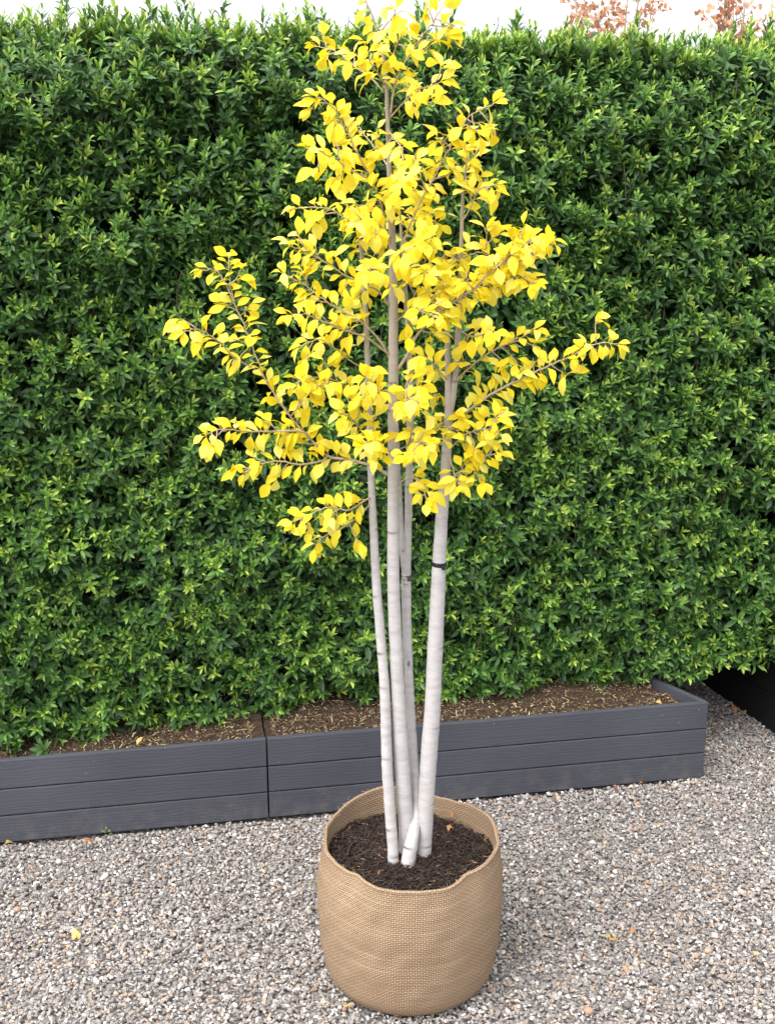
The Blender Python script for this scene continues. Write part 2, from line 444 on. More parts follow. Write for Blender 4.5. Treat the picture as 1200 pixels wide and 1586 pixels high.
# ------------------------------------------------------------------ timber planters
def make_board(name, L, y0, y1, z0, z1, parent, mat=None, rot=0, loc=(0, 0, 0)):
    V, T = box(0, L, y0, y1, z0, z1, .0022)
    o = obj(name, tri_mesh(name, V, T, False), mat or M_BOARD, parent)
    o.location = loc; o.rotation_euler = (0, 0, rot); return o
BZ = [(.004, .079), (.0825, .156), (.1595, PH)]
BD, TH, SKEW = .52, .017, .42     # depth of a trough, board thickness, slant of the right-hand end
def trough(s0, s1, label, endskew):
    t = empty('planter_box', run(s0, 0, 0), ANG); L = s1 - s0
    tag(t, label, 'planter', 'timber planter boxes under the hedge')
    for i, (a, b) in enumerate(BZ):
        j = .0007 * (i - 1)
        make_board('board', L, j, TH, a, b, t)
    for i, (a, b) in enumerate(BZ):
        e0, e1 = (.007, TH) if endskew else (TH, .007)        # the ends that meet at the seam are thin
        make_board('end_board', BD - TH - .002, -e0, 0, a, min(b, .204) if endskew else b, t, rot=pi/2, loc=(0, TH + .001, 0))
        make_board('end_board', BD - TH - .002, 0, e1, a, b if endskew else min(b, .204), t, rot=pi/2 + endskew, loc=(L - .001, TH + .001, 0))
        make_board('back_board', L - .3, BD + .003, BD + TH, a, b, t, loc=(0.02, 0, 0))
    # soil: a lumpy sheet inside the boards
    nx, ny = 90, 22
    X, Y = np.meshgrid(np.linspace(.0005 if endskew else TH, L - (TH + .002 if endskew else .0005), nx), np.linspace(TH + .001, BD, ny), indexing='ij')
    X = X - np.tan(endskew) * (Y - TH) * (X / L) ** 3 * .98
    W = Wobble(2, 16, seed=int(s0*10) + 20); W2 = Wobble(2, 60, seed=4)
    q = np.column_stack([X.ravel(), Y.ravel()])
    Z = .221 + .006 * W(q) + .003 * W2(q) + .03 * np.clip((q[:, 1] - .15) / .3, 0, 1)
    V = np.column_stack([q, Z]); T = []
    for i in range(nx - 1):
        for j in range(ny - 1):
            a = i*ny + j; T += [(a, a+ny, a+ny+1), (a, a+ny+1, a+1)]
    so = obj('soil', tri_mesh('soil', V, T), M_PSOIL, t); tag(so, kind='stuff')
    # straw and clippings on the soil
    n = int(8000 * L)
    k = rng.integers(0, len(q), n)
    P = V[k] + np.column_stack([rng.uniform(-.012, .012, (n, 2)), rng.uniform(.001, .007, n)])
    P[:, 1] = np.clip(P[:, 1], TH + .004, BD); P[:, 0] = np.clip(P[:, 0], TH + .008, L - TH - .02 - np.tan(endskew)*(P[:, 1]))
    R = frames(np.column_stack([rng.normal(size=(n, 2)), rng.normal(0, .35, n)]), np.column_stack([rng.normal(0, .5, (n, 2)), np.ones(n)]))
    S = np.column_stack([rng.uniform(.0012, .0030, n), rng.lognormal(math.log(.009), .5, n).clip(.004, .034), np.full(n, .003)])
    tn = rng.beta(1.3, 1.9, n)
    sv = []
    for c in range(4):
        b = .5 * (c - 1.5)
        sv.append((np.array([(-.5, 0, 0), (.5, 0, 0), (-.5 + b, .5, .5), (.5 + b, .5, .5), (-.4, 1, 0), (.4, 1, .0)]), np.array([(0, 1, 3), (0, 3, 2), (2, 3, 5), (2, 5, 4)]), {}))
    v, tt, a = scatter(sv, rng.integers(0, 4, n), R, P, S, {'tint': tn})
    tag(obj('straw', tri_mesh('straw', v, tt, False, a), M_STRAW, t), kind='stuff')
    return t
SEAM = np.dot(onz(417, 1270) - P0, D)
trough(-.95, SEAM - .002, 'dark slate timber planter box running out of the picture on the left of the seam', 0)
trough(SEAM + .002, LEN, 'dark slate timber planter box with the exposed corner beside the gravel path', radians(24))

# black plank screen to the right of the path and an added black wall standing in for shade in the hedge gap
Q0 = onz(1200, 1137); Q1 = onz(1090, 1060)
dq = norm(Q1 - Q0); start = Q0 - dq * .55
bt = empty('plank_kerb', start, math.atan2(dq[1], dq[0]))
tag(bt, 'black plank edging in deep shade under the hedge, along the right of the gravel path', 'edging')
for a, b in ((0.0, .118), (.121, .239), (.242, .36)):
    V, T = box(0, 1.35, -.03, 0, a, b, .002); obj('board', tri_mesh('board', V, T, False), M_BLACK, bt)
V, T = box(-.02, 1.35, -.30, -.033, .30, .345, .003); obj('capping_board', tri_mesh('capping_board', V, T, False), M_BLACK, bt)

wb = empty('added_shade_wall', run(-1.0, .88, 0), ANG)
tag(wb, 'added low black plank wall behind the hedge, standing in for shade in the gap', 'wall')
for a, b in ((0, .198), (.201, .40)):
    V, T = box(0, 4.2, 0, .04, a, b, .002); obj('board', tri_mesh('board', V, T, False), M_BLACK, wb)

# ------------------------------------------------------------------ hedge
HT = 2.02
def sprig_variant(fresh, nl, big, spread=1.0):
    ch = []
    L0 = .055 * big
    tv, tt = tube([(0, 0, -.05), (.002, 0, -.02), (0, 0, L0 * .6)], [.0014, .0013, .0008], 3, False)
    ch.append((tv, tt, {'tint': np.full(len(tv), .34)}))
    az = rng.uniform(0, 6.28)
    for k in range(nl):
        f = k / (nl - 1)                     # 0 at the tip, 1 low on the stem
        el = radians(80 - 70 * f ** .85 * spread + rng.normal(0, 9)); az += 2.4 + rng.normal(0, .25)
        ln = big * (.019 + .018 * min(1, f * 1.4)) * rng.uniform(.85, 1.15)
        v, t = leaf_shape(ln, ln * rng.uniform(.28, .38), ell(.48), (0, .22, .55, .82, 1), rng.uniform(.1, .38), rng.uniform(.15, .5), rng.normal(0, .25))
        rd = np.array((cos(az), sin(az), 0)); z = np.array((0, 0, 1.))
        R = frames(np.array([cos(el) * rd + sin(el) * z]), np.array([cos(el) * z - sin(el) * rd]))[0]
        h = L0 * (.6 - f * 1.1)
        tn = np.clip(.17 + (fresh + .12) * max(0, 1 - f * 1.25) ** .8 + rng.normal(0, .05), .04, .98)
        vt = np.clip(np.full(len(v), tn) + .06 * np.linspace(-1, 1, len(v)), 0, 1)
        ch.append((v @ R.T + rd * .0015 + z * h, t, {'tint': vt}))
    return merge(ch)
FR = [.12, .2, .26, .32, .38, .44, .5, .56, .62, .68, .76, .86]
SPR = [sprig_variant(FR[k % 12], int(rng.integers(11, 17)), rng.uniform(.95, 1.2)) for k in range(24)]
TOPV = [sprig_variant(f, 11, 1.1, .55) for f in (.4, .5, .6, .7, .82, .95)]
SPR_ALL = SPR + TOPV
wA, wB, wC = Wobble(2, 7, seed=1), Wobble(2, 22, seed=2), Wobble(2, 50, seed=3)
S0, S1 = -.62, 3.0
def face_depth(s, z):
    q = np.column_stack([s, z])
    d = .195 - .085 * np.clip((.75 - s) / .75, 0, 1) + .014 * wA(q) + .016 * wB(q) - .03 * np.clip((z - .4), 0, 1.4) / 1.4
    d = d - .30 * np.clip((s - 2.1) / .5, 0, 1) ** 1.3           # swings forward at the right
    d = d + .09 * np.clip((z - (HT - .13)) / .13, 0, 1) ** 2   # rounded shoulder
    return d
def low_edge(s):
    q = np.column_stack([s, s * 0])
    return .238 + .022 * wB(q) + .02 * wC(q) + .05 * np.clip((s - 1.85) / .35, 0, 1) + .08 * np.clip((s - 2.2) / .4, 0, 1) - .02 * np.clip((.5 - s) / .5, 0, 1)
def hedge_points(n, layer):
    s = rng.uniform(S0, S1, n); z = rng.uniform(.22, HT, n)
    k = z > low_edge(s) - .02; s, z = s[k], z[k]
    d = face_depth(s, z) + layer
    return s, z, d
P_, R_, K_, SC_ = [], [], [], []
def add_sprigs(s, z, d, updir, jitter, tint_shift, size, top=False):
    n = len(s)
    pos = P0 + np.outer(s, D) - np.outer(d, N); pos[:, 2] = z
    ax = norm(N + np.outer(updir, (0, 0, 1.)) + rng.normal(0, jitter, (n, 3)))
    side = norm(rng.normal(size=(n, 3)))
    x = norm(np.cross(ax, side)); y = np.cross(ax, x)
    R_.append(np.stack([x, y, ax], -1)); P_.append(pos)
    q = np.column_stack([s, z])
    fr = rng.beta(1.5, 1.7, n) + tint_shift + .10 * wB(q * 1.3 + 3)
    K_.append((24 + np.clip((fr * 6).astype(int), 0, 5)) if top else np.clip((fr * 12).astype(int), 0, 11) + 12 * rng.integers(0, 2, n))
    SC_.append(np.asarray(size) * rng.uniform(.8, 1.2, n))
s, z, d = hedge_points(8200, 0.0)
hole = wC(np.column_stack([s, z])) > 1.7
s, z, d = s[~hole], z[~hole], d[~hole]; zf = (z - .25) / 1.8
add_sprigs(s, z, d + rng.normal(0, .016, len(s)), .25 + .75 * zf, .36, .0 + .12 * zf, .92 - .16 * zf)  # outer layer, tints get lighter towards the top
s, z, d = hedge_points(4800, .05); zf = (z - .25) / 1.8
add_sprigs(s, z, d + rng.normal(0, .014, len(s)), .2 + .6 * zf, .45, -.34, 1.02 - .1 * zf)  # deeper layer tinted darker: shade between the sprigs put into the colour
# top of the hedge
n = 3200; s = rng.uniform(S0, S1, n); d = rng.uniform(.2, .75, n)
z = HT - .02 + .012 * wA(np.column_stack([s, d])) + .012 * wB(np.column_stack([s, d])) + rng.normal(0, .014, n)
add_sprigs(s, z, d, np.full(n, 2.6), .5, .26, .9, True)
n = 330; s = rng.uniform(S0, S1, n); d = rng.uniform(.22, .6, n)
z = HT + .02 + .018 * wA(np.column_stack([s, d])) + rng.exponential(.016, n)
add_sprigs(s, z, d, np.full(n, 4.), .7, .26, .78, True)
HP, HR, HK, HS = map(np.concatenate, (P_, R_, K_, SC_))
hedge = empty('hedge', run(1.0, .4, .22), 0)
tag(hedge, 'tall clipped evergreen hedge of glossy green leaves growing from the slate planters', 'hedge')
HB = np.array(hedge.location)
pj = proj(HP)
vis = (pj[:, 0] > 6) & (pj[:, 0] < 1194) & (pj[:, 1] > 10) & (pj[:, 1] < 1120)
front = np.zeros(len(HP), bool); front[:len(P_[0])] = True
# keep clear of what the tree and pot hide
clear = (np.abs(pj[:, 0] - 640) > 60)
score = np.where(vis & front & clear, HS * F / pj[:, 2], 0)
pick = np.argsort(-score)[:300]
rest = np.ones(len(HP), bool); rest[pick] = False
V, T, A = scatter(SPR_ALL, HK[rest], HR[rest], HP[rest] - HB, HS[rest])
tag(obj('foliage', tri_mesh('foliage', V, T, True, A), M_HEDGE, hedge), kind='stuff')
SPM = [tri_mesh('sprig', v, t, True, a) for v, t, a in SPR_ALL]
for i in pick:
    o = obj('sprig', SPM[HK[i]], M_HEDGE, hedge)
    o.matrix_local = Matrix.LocRotScale(Vector(HP[i] - HB), Matrix(HR[i].tolist()), Vector((HS[i],) * 3))
# leaves inside: gap shade put into their tint, deep ones enlarged to block skylight
iv = []
for k in range(6):
    v, t = leaf_shape(.052, .027, ell(.5), (0, .5, 1), rng.uniform(.1, .5), .3, rng.normal(0, .3))
    iv.append((v, t, {}))
n = 52000
s = rng.uniform(S0, S1, n); z = rng.uniform(.24, HT - .03, n); k = z > low_edge(s) + .02; s, z = s[k], z[k]; n = len(s)
d = face_depth(s, z) + .06 + rng.beta(1, 1.0, n) * .66
pos = P0 + np.outer(s, D) - np.outer(d, N); pos[:, 2] = z
R = frames(norm(N * .7 + rng.normal(0, .7, (n, 3))), norm(np.array((0, 0, 1.)) + N * .5 + rng.normal(0, .6, (n, 3))))
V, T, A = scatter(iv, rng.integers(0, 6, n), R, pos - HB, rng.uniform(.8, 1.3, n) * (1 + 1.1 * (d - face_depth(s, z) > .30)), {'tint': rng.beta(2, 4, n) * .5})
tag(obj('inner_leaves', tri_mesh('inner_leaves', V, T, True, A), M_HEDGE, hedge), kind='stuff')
# thin bare twigs among the leaves
ch = []
s = rng.uniform(S0, S1, 420); z = rng.uniform(.3, HT - .05, 420); d = face_depth(s, z) + rng.uniform(-.005, .05, 420)
for q in range(420):
    a = P0 + D * s[q] - N * d[q]; a[2] = z[q]
    b = a + rng.normal(0, .02, 3) + N * rng.uniform(.0, .025) + np.array((0, 0, rng.uniform(.03, .10)))
    ch.append((*tube(smooth_path([a, (a+b)/2 + rng.normal(0, .004, 3), b], 5) - HB, np.linspace(.0017, .0009, 5), 4), {}))
v, t, _ = merge(ch); tag(obj('twigs', tri_mesh('twigs', v, t), M_HSTEM, hedge), kind='stuff')
# woody stems rising from the soil, and long shoots above the clipped top
for k in range(17):
    s = S0 + .15 + k * .2 + rng.uniform(-.07, .07)
    if s > LEN - .08: break
    d = rng.uniform(.25, .36); pts = [run(s, d, .21)]
    for q in range(1, 5): pts.append(run(s + rng.normal(0, .03), d + rng.normal(0, .02), .21 + q * .12))
    path = smooth_path(pts, 12) - HB
    v, t = tube(path, np.linspace(.009, .005, 12) * rng.uniform(.7, 1.3), 6)
    obj('stem', tri_mesh('stem', v, t), M_HSTEM, hedge)
for px, top in ((20, 18), (62, 6), (78, 20), (128, 22), (176, 12), (245, 24), (282, 8), (312, 14), (420, 18), (540, 24), (770, 22), (905, 18), (1140, 18)):
    a = at(px - 12, 62, 3.3); b = at(px, top, 3.3)
    path = smooth_path([a, (a+b)/2 + rng.normal(0, .01, 3), b], 7) - HB
    v, t = tube(path, np.linspace(.0016, .0008, 7), 4)
    ch = [(v, t, {'tint': np.full(len(v), .3)})]
    for q in range(5):
        f = .35 + .65 * q / 6; p = path[0] + (path[-1] - path[0]) * f
        lv, lt = leaf_shape(.013, .005, ell(.5), (0, .4, .75, 1), .3, .3)
        az = q * 2.4; R = frames(np.array([(cos(az), sin(az), .8)]), np.array([(0, -.3, 1.)]))[0]
        ch.append((lv @ R.T + p, lt, {'tint': np.full(len(lv), rng.uniform(.2, .7))}))
    v, t, a_ = merge(ch); obj('shoot', tri_mesh('shoot', v, t, True, a_), M_HEDGE, hedge)

# ------------------------------------------------------------------ russet trees beyond the hedge
def russet_tree(px, py0, spread, Y, label, seed):
    r = np.random.default_rng(seed)
    base = at(px, 900, Y); base[2] = 0; top = at(px, py0, Y)
    t = empty('autumn_tree', base); tag(t, label, 'tree', 'autumn trees beyond the hedge')
    H = top[2]
    trunk = smooth_path([(0, 0, 0), (.03, 0, H*.3), (-.02, .03, H*.6), (0, 0, H*.78)], 14)
    v, tt = tube(trunk, np.linspace(.06, .025, 14), 8); obj('trunk', tri_mesh('trunk', v, tt), M_TWIG, t)
    LP, ch = [], []
    for k in range(13):
        a = k * 2.4; f = .45 + .5 * (k / 12); s0 = trunk[int(f * 13)]
        rr = spread * r.uniform(.35, 1.0); e = np.array((cos(a)*rr, sin(a)*rr*.7, H + r.uniform(-.2, .40) - .25*rr/spread))
        path = smooth_path([s0, s0 + (e - s0) * .5 + np.array((cos(a)*.06, 0, -.05)), e], 9)
        ch.append((*tube(path, np.linspace(.016, .004, 9), 5), {}))
        for q in range(11):
            f2 = r.uniform(.35, 1); p = path[int(f2 * 8)]; e2 = p + np.array((r.normal(0, .12), r.normal(0, .12), r.uniform(.02, .26)))
            tw = np.array([p, (p+e2)/2 + r.normal(0, .015, 3), e2]); ch.append((*tube(tw, [.004, .003, .0015], 4), {}))
            for w in range(int(r.integers(7, 16))): LP.append(tw[0] + (e2 - tw[0]) * r.uniform(.3, 1.05) + r.normal(0, .022, 3))
    v, tt, _ = merge(ch); obj('branches', tri_mesh('branches', v, tt), M_TWIG, t)
    lv = []
    for k in range(5):
        a, b = leaf_shape(.050, .036, ell(.45), (0, .35, .7, 1), r.uniform(.1, .6), .3); lv.append((a, b, {}))
    LP = np.array(LP); n = len(LP)
    R = frames(norm(r.normal(size=(n, 3)) + (0, 0, -.3)), norm(r.normal(size=(n, 3)) + (0, -.5, .6)))
    v, tt, _ = scatter(lv, r.integers(0, 5, n), R, LP, r.uniform(.6, 1.15, n))
    tag(obj('crown', tri_mesh('crown', v, tt), M_RED, t), kind='stuff')
russet_tree(908, 10, .60, 9.0, 'bare branched tree with russet leaves showing over the hedge, nearer the yellow tree', 3)
russet_tree(1105, 8, .42, 8.4, 'fuller russet leaved tree showing over the hedge in the top right corner', 8)

# ------------------------------------------------------------------ burlap pot
pot = empty('burlap_pot', POT)
tag(pot, 'round burlap plant bag with a folded uneven rim, standing on the gravel', 'plant pot')
# rim outline measured round the opening: angle (0 = towards the right, -90 = towards the camera) -> radius, height
RIM = [(-180, .185, .318), (-160, .186, .312), (-138, .182, .312), (-126, .186, .314), (-112, .191, .306), (-90, .190, .305), (-66, .192, .306), (-52, .186, .316),
       (-38, .190, .320), (-15, .192, .322), (5, .188, .330), (25, .186, .334), (50, .181, .322), (70, .178, .322), (88, .178, .335), (105, .184, .345), (128, .186, .335), (150, .187, .324), (180, .185, .318)]
ra = np.array(RIM)
def rim(a): return np.interp(a, ra[:, 0], ra[:, 1]), np.interp(a, ra[:, 0], ra[:, 2])
NA = 144; ang = np.linspace(-180, 180, NA + 1)[:-1]
rr0, rh0 = rim(ang)
k3 = np.array((1, 2, 3, 2, 1.)); k3 /= k3.sum()
sm = lambda a: sum(w * np.roll(a, i - 2) for i, w in enumerate(k3))
rr0, rh0 = sm(rr0), sm(rh0)
PROF = [(0.0, .160), (.010, .174), (.030, .183), (.075, .190), (.13, .1945), (.19, .197), (.24, .197), (.275, .196), (.305, .194)]   # height, radius
wv = Wobble(3, 26, seed=31)
ca, sa = np.cos(np.radians(ang)), np.sin(np.radians(ang))
rows, uvs = [], []
hz = np.concatenate([np.linspace(0, .03, 5)[:-1], np.linspace(.03, 1, 26)])
pz, pr = np.array(PROF).T
for h in hz:
    z = h * rh0
    zz = h * .315
    r = np.interp(zz, pz, pr)
    r = r * 1.026
    bl = np.clip((h - .62) / .38, 0, 1) ** 1.6
    r = r * (1 - bl) + rr0 * bl
    r = r + .0011 * wv(np.column_stack([ca, sa, np.full(NA, h * 1.2)])) * min(1, h * 4)
    # soft vertical folds under the two front corners of the rim
    for c in (-128, -50, 100, 28):
        r = r - .0045 * np.exp(-((ang - c) / 6.5) ** 2) * np.clip((h - .7) / .3, 0, 1)
    rows.append(np.column_stack([r * ca, r * sa, z])); uvs.append(np.column_stack([np.radians(ang) * .19, np.full(NA, 0.) + h * .33]))
ROUT = rows[-1].copy()
def skin(rows, uvs, close_bottom=False):
    V = np.concatenate([np.vstack([r, r[:1]]) for r in rows]); U = np.concatenate([np.vstack([u, u[:1] + (2*pi*.19, 0)]) for u in uvs])
    n = NA + 1; T = []
    for i in range(len(rows) - 1):
        for j in range(NA): a = i*n + j; T += [(a, a+1, a+n+1), (a, a+n+1, a+n)]
    return V, np.array(T), U
# rolled hem: out over the top and down inside
hem_r, hem_u = [], []
for k, a in enumerate(np.linspace(-.5, pi + .3, 9)):
    off = .0042; r = np.hypot(ROUT[:, 0], ROUT[:, 1]) - .003 + off * cos(a)
    hem_r.append(np.column_stack([r * ca, r * sa, ROUT[:, 2] + .0015 + off * sin(a)])); hem_u.append(np.column_stack([np.radians(ang) * .19, np.full(NA, .334 + k * .0016)]))
in_r, in_u = [], []
for k in range(9):
    h = k / 8.; r = np.hypot(ROUT[:, 0], ROUT[:, 1]) - .0066 - .0005 * k
    in_r.append(np.column_stack([r * ca, r * sa, ROUT[:, 2] * (1 - h) + .235 * h + .001])); in_u.append(np.column_stack([np.radians(ang) * .19, np.full(NA, .40 + h * .09)]))
V, T, U = skin(rows, uvs); obj('fabric_side', tri_mesh('fabric_side', V, T, True, None, U), M_BURLAP, pot)
V, T, U = skin(hem_r, hem_u); obj('rim_hem', tri_mesh('rim_hem', V, T, True, None, U), M_BURLAP, pot)
V, T, U = skin(in_r, in_u); obj('fabric_lining', tri_mesh('fabric_lining', V, T, True, None, U), M_BURLAP, pot)
# loose fibres standing off the hem and the weave
ch = []
for k in range(150):
    a = int(rng.integers(0, NA)); 
    if k < 90: p = hem_r[int(rng.integers(1, 6))][a]
    else: p = rows[int(rng.integers(4, len(rows)))][a]
    out = np.array((ca[a], sa[a], 0)); e = p + out * rng.uniform(.001, .006) + rng.normal(0, .006, 3) + (0, 0, rng.uniform(-.004, .006))
    ch.append((*tube(smooth_path([p, (p+e)/2 + rng.normal(0, .0015, 3), e], 5), .00035, 3, False), {}))
v, t, _ = merge(ch); tag(obj('loose_fibres', tri_mesh('loose_fibres', v, t, True, None, np.full((len(v), 2), .1)), M_BURLAP, pot), kind='stuff')
# soil
SOILZ = .287
ws, ws2 = Wobble(2, 24, seed=41), Wobble(2, 110, seed=42)
def soil_z(x, y): return SOILZ + .0045 * ws(np.column_stack([x, y])) + .002 * ws2(np.column_stack([x, y])) + .016 * np.exp(-(x*x + (y+.05)**2) / .006) - .008*((x*x+y*y)/.034)
q = [(0., 0.)]; T = []
nr, na = 30, 72
for i in range(1, nr + 1):
    for j in range(na):
        a = j * 2*pi/na; R0 = np.interp(math.degrees(a if a <= pi else a - 2*pi), ra[:, 0], ra[:, 1]) - .0075
        q.append((R0 * i/nr * cos(a), R0 * i/nr * sin(a)))
q = np.array(q)
for j in range(na): T.append((0, 1 + j, 1 + (j+1) % na))
for i in range(nr - 1):
    for j in range(na):
        a, b = 1 + i*na + j, 1 + i*na + (j+1) % na; T += [(a, a+na, b+na), (a, b+na, b)]
so = obj('soil', tri_mesh('soil', np.column_stack([q, soil_z(q[:, 0], q[:, 1])]), T), M_POTSOIL, pot); tag(so, kind='stuff')
# bark fibres lying on the soil
fv = []
for k in range(8):
    b = rng.normal(0, .3, 4); xs = np.cumsum(np.concatenate([[0], b])) * .5; V = []; w = .5
    for i, x in enumerate(xs):
        V += [(x - .0, i/4., rng.uniform(0, .12)), (x + .0, i/4., rng.uniform(0, .12))]
    V = np.array(V); fv.append((V, None, xs))
fch = []
n = 4200
rr = np.sqrt(rng.random(n)) * .180; aa = rng.uniform(0, 2*pi, n)
FX, FY = rr * np.cos(aa), rr * np.sin(aa); FZ = soil_z(FX, FY)
for i in range(n):
    ln = float(np.clip(rng.lognormal(math.log(.018), .45), .006, .055)); w = rng.uniform(.0005, .0013) * (1.3 if ln < .02 else 1)
    th = rng.uniform(0, 6.28); cv = rng.normal(0, 1.1); pts = []; x, y = FX[i], FY[i]
    zt = FZ[i] + rng.uniform(.0005, .006); tl = rng.normal(0, .12)
    for k in range(5):
        pts.append((x, y, zt + tl * ln * (k/4 - .5) + .15*ln*sin(pi*k/4)*rng.uniform(0, .6))); x += cos(th) * ln/4; y += sin(th) * ln/4; th += cv * .5 + rng.normal(0, .2)
    P = np.array(pts)
    if (np.hypot(P[:, 0], P[:, 1]) > .181).any(): continue
    tg = norm(np.gradient(P, axis=0)); sd_ = np.column_stack([-tg[:, 1], tg[:, 0], rng.normal(0, .3, 5)]) * w
    V = np.empty((10, 3)); V[0::2] = P - sd_; V[1::2] = P + sd_
    T_ = np.array([(0, 1, 3), (0, 3, 2), (2, 3, 5), (2, 5, 4), (4, 5, 7), (4, 7, 6), (6, 7, 9), (6, 9, 8)])
    tn = rng.beta(1.6, 2.2) * .9 if rng.random() > .03 else rng.uniform(.9, 1)
    fch.append((V, T_, {'tint': np.full(10, tn)}))
V, T, A = merge(fch)
tag(obj('bark_mulch', tri_mesh('bark_mulch', V, T, False, A), M_FIBRE, pot), kind='stuff')

# ------------------------------------------------------------------ the yellow tree
TB = onz(636, 1338, SOILZ)
tree = empty('yellow_tree', TB)
tag(tree, 'multi stemmed young tree with pale bark and bright yellow leaves, rooted in the burlap bag', 'tree')
TY = 2.175
def px_path(pts, Y0, Y1, n, sunk=True):
    """rows (px, py, width px) -> smoothed points and radii, depth running from Y0 to Y1"""
    q = smooth_path(pts, n); ys = pts[0][1], pts[-1][1]
    tt = np.linspace(0, 1, n); Y = q[:, 3] if q.shape[1] > 3 else Y0 + (Y1 - Y0) * tt
    P = np.array([at(a, b, y) for (a, b, *_), y in zip(q[:, :2], Y)]); 
    w = q[:, 2] / F * np.array([proj(p)[0, 2] for p in P]) * .5
    return P, w
STEMS = {
 'A': ([(610,1350,17),(608,1310,17),(605,1270,17),(600,1200,17),(598,1140,16.5),(596,1080,16),(593,1030,15),(589,980,15),(584,920,14),(580,850,13),(577,790,11.5),(574,720,10.5),(572,640,9.5),(569,560,8.5),(566,480,8),(562,420,6.5),(556,360,5),(552,320,3)], 2.165, 2.235),
 'B': ([(630,1348,24),(630,1320,24),(629,1280,24),(624,1200,24),(619,1120,22.5),(615,1040,21),(611,960,20),(609,880,19),(609,800,18.5),(609,720,17.5),(609,640,16.5),(609,560,15.5),(609,480,14.5),(608,400,12.5),(606,340,10.5),(604,290,8.5),(602,240,7.5),(600,180,6.5),(597,110,5),(588,60,4),(575,20,3),(564,-2,2)], 2.195, 2.19),
 'D': ([(629,1392,24,2.140),(630,1358,24,2.150),(632,1338,23,2.156),(636,1312,21,2.163),(640,1292,19,2.172),(644,1266,15,2.196),(645,1230,14,2.214),(641,1180,14,2.222),(636,1100,13.5,2.226),(632,1020,14,2.228),(630,960,14.5,2.23),(629,890,15,2.232),(631,840,12.5,2.234),(633,760,12,2.236),(635,660,11,2.238),(635,585,10,2.24),(632,515,8.5,2.242),(626,430,7,2.244),(622,370,5,2.245),(618,320,3,2.246)], 2.15, 2.245),
 'F': ([(655,1346,25),(656,1310,24.5),(658,1280,24.5),(661,1220,25),(665,1160,26),(670,1090,25),(673,1020,24),(677,940,23),(680,870,21),(684,800,19),(689,740,16.5),(692,690,15),(694,645,12.5),(694,600,10.5),(693,540,9.5),(694,480,8),(698,430,6),(704,390,4)], 2.19, 2.20),
 'G': ([(694,655,10),(703,600,10),(709,520,9.5),(712,450,8),(714,380,6.5),(717,300,5),(721,262,3),(724,240,2)], 2.20, 2.18),
 'E': ([(629,905,9),(626,880,9.5),(622,830,9),(619,770,8.5),(616,710,7.5),(614,650,6),(612,590,4)], 2.225, 2.25),
}
STP = {}
for key, (pts, Y0, Y1) in STEMS.items():
    n = 110 if key not in 'GE' else 50
    P, w = px_path(pts, Y0, Y1, n)
    scar = np.zeros(n); r = np.random.default_rng(ord(key))
    i = int(r.integers(4, 9))
    while i < n - 6:
        sw = r.uniform(.01, .045); w[i] *= 1 + sw; w[i-1] *= 1 + sw*.45; w[i+1] *= 1 + sw*.35
        scar[i] = r.uniform(.45, 1); i += int(r.integers(7, 17)) if n > 60 else int(r.integers(7, 12))
    P = P + np.column_stack([r.normal(0, .0002, (n, 2)), np.zeros(n)])
    # finer rings: insert a thin dark ring at scars
    PP, WW, SS = [], [], []
    for i in range(n):
        if scar[i] and 0 < i < n - 1:
            tdir = norm(P[i+1] - P[i])
            for o_, s_ in ((-.0045, 0), (-.0012, scar[i]), (.0012, scar[i]), (.004, 0)): PP.append(P[i] + tdir*o_); WW.append(w[i]*(1 - (.008 if s_ else 0))); SS.append(s_)
        else: PP.append(P[i]); WW.append(w[i]); SS.append(0)
    PP, WW, SS = np.array(PP), np.array(WW), np.array(SS)
    sides = 16 if n > 60 else 10
    v, t = tube(PP - TB, WW, sides)
    arc = np.random.default_rng(ord(key) + 9)
    m = np.zeros(len(v)); 
    for i, s_ in enumerate(SS):
        if s_: 
            ph = arc.uniform(0, 6.28) if i == 0 or not SS[i-1] else ph
            m[i*sides:(i+1)*sides] = s_ * np.clip(.12 + .85*np.cos(np.arange(sides)*2*pi/sides - ph), 0, 1)
    z = PP[:, 2]; yg = np.clip((z - 1.0) / .6, 0, 1) * .75
    young = np.concatenate([np.repeat(yg, sides), yg[[0, -1]]])
    obj('trunk', tri_mesh('trunk', v, t, True, {'scar': m, 'young': young}), M_BARK, tree)
    STP[key] = P
def stem_Y(key, py):
    q = proj(STP[key]); return float(STP[key][np.argmin(np.abs(q[:, 1] - py)), 1])

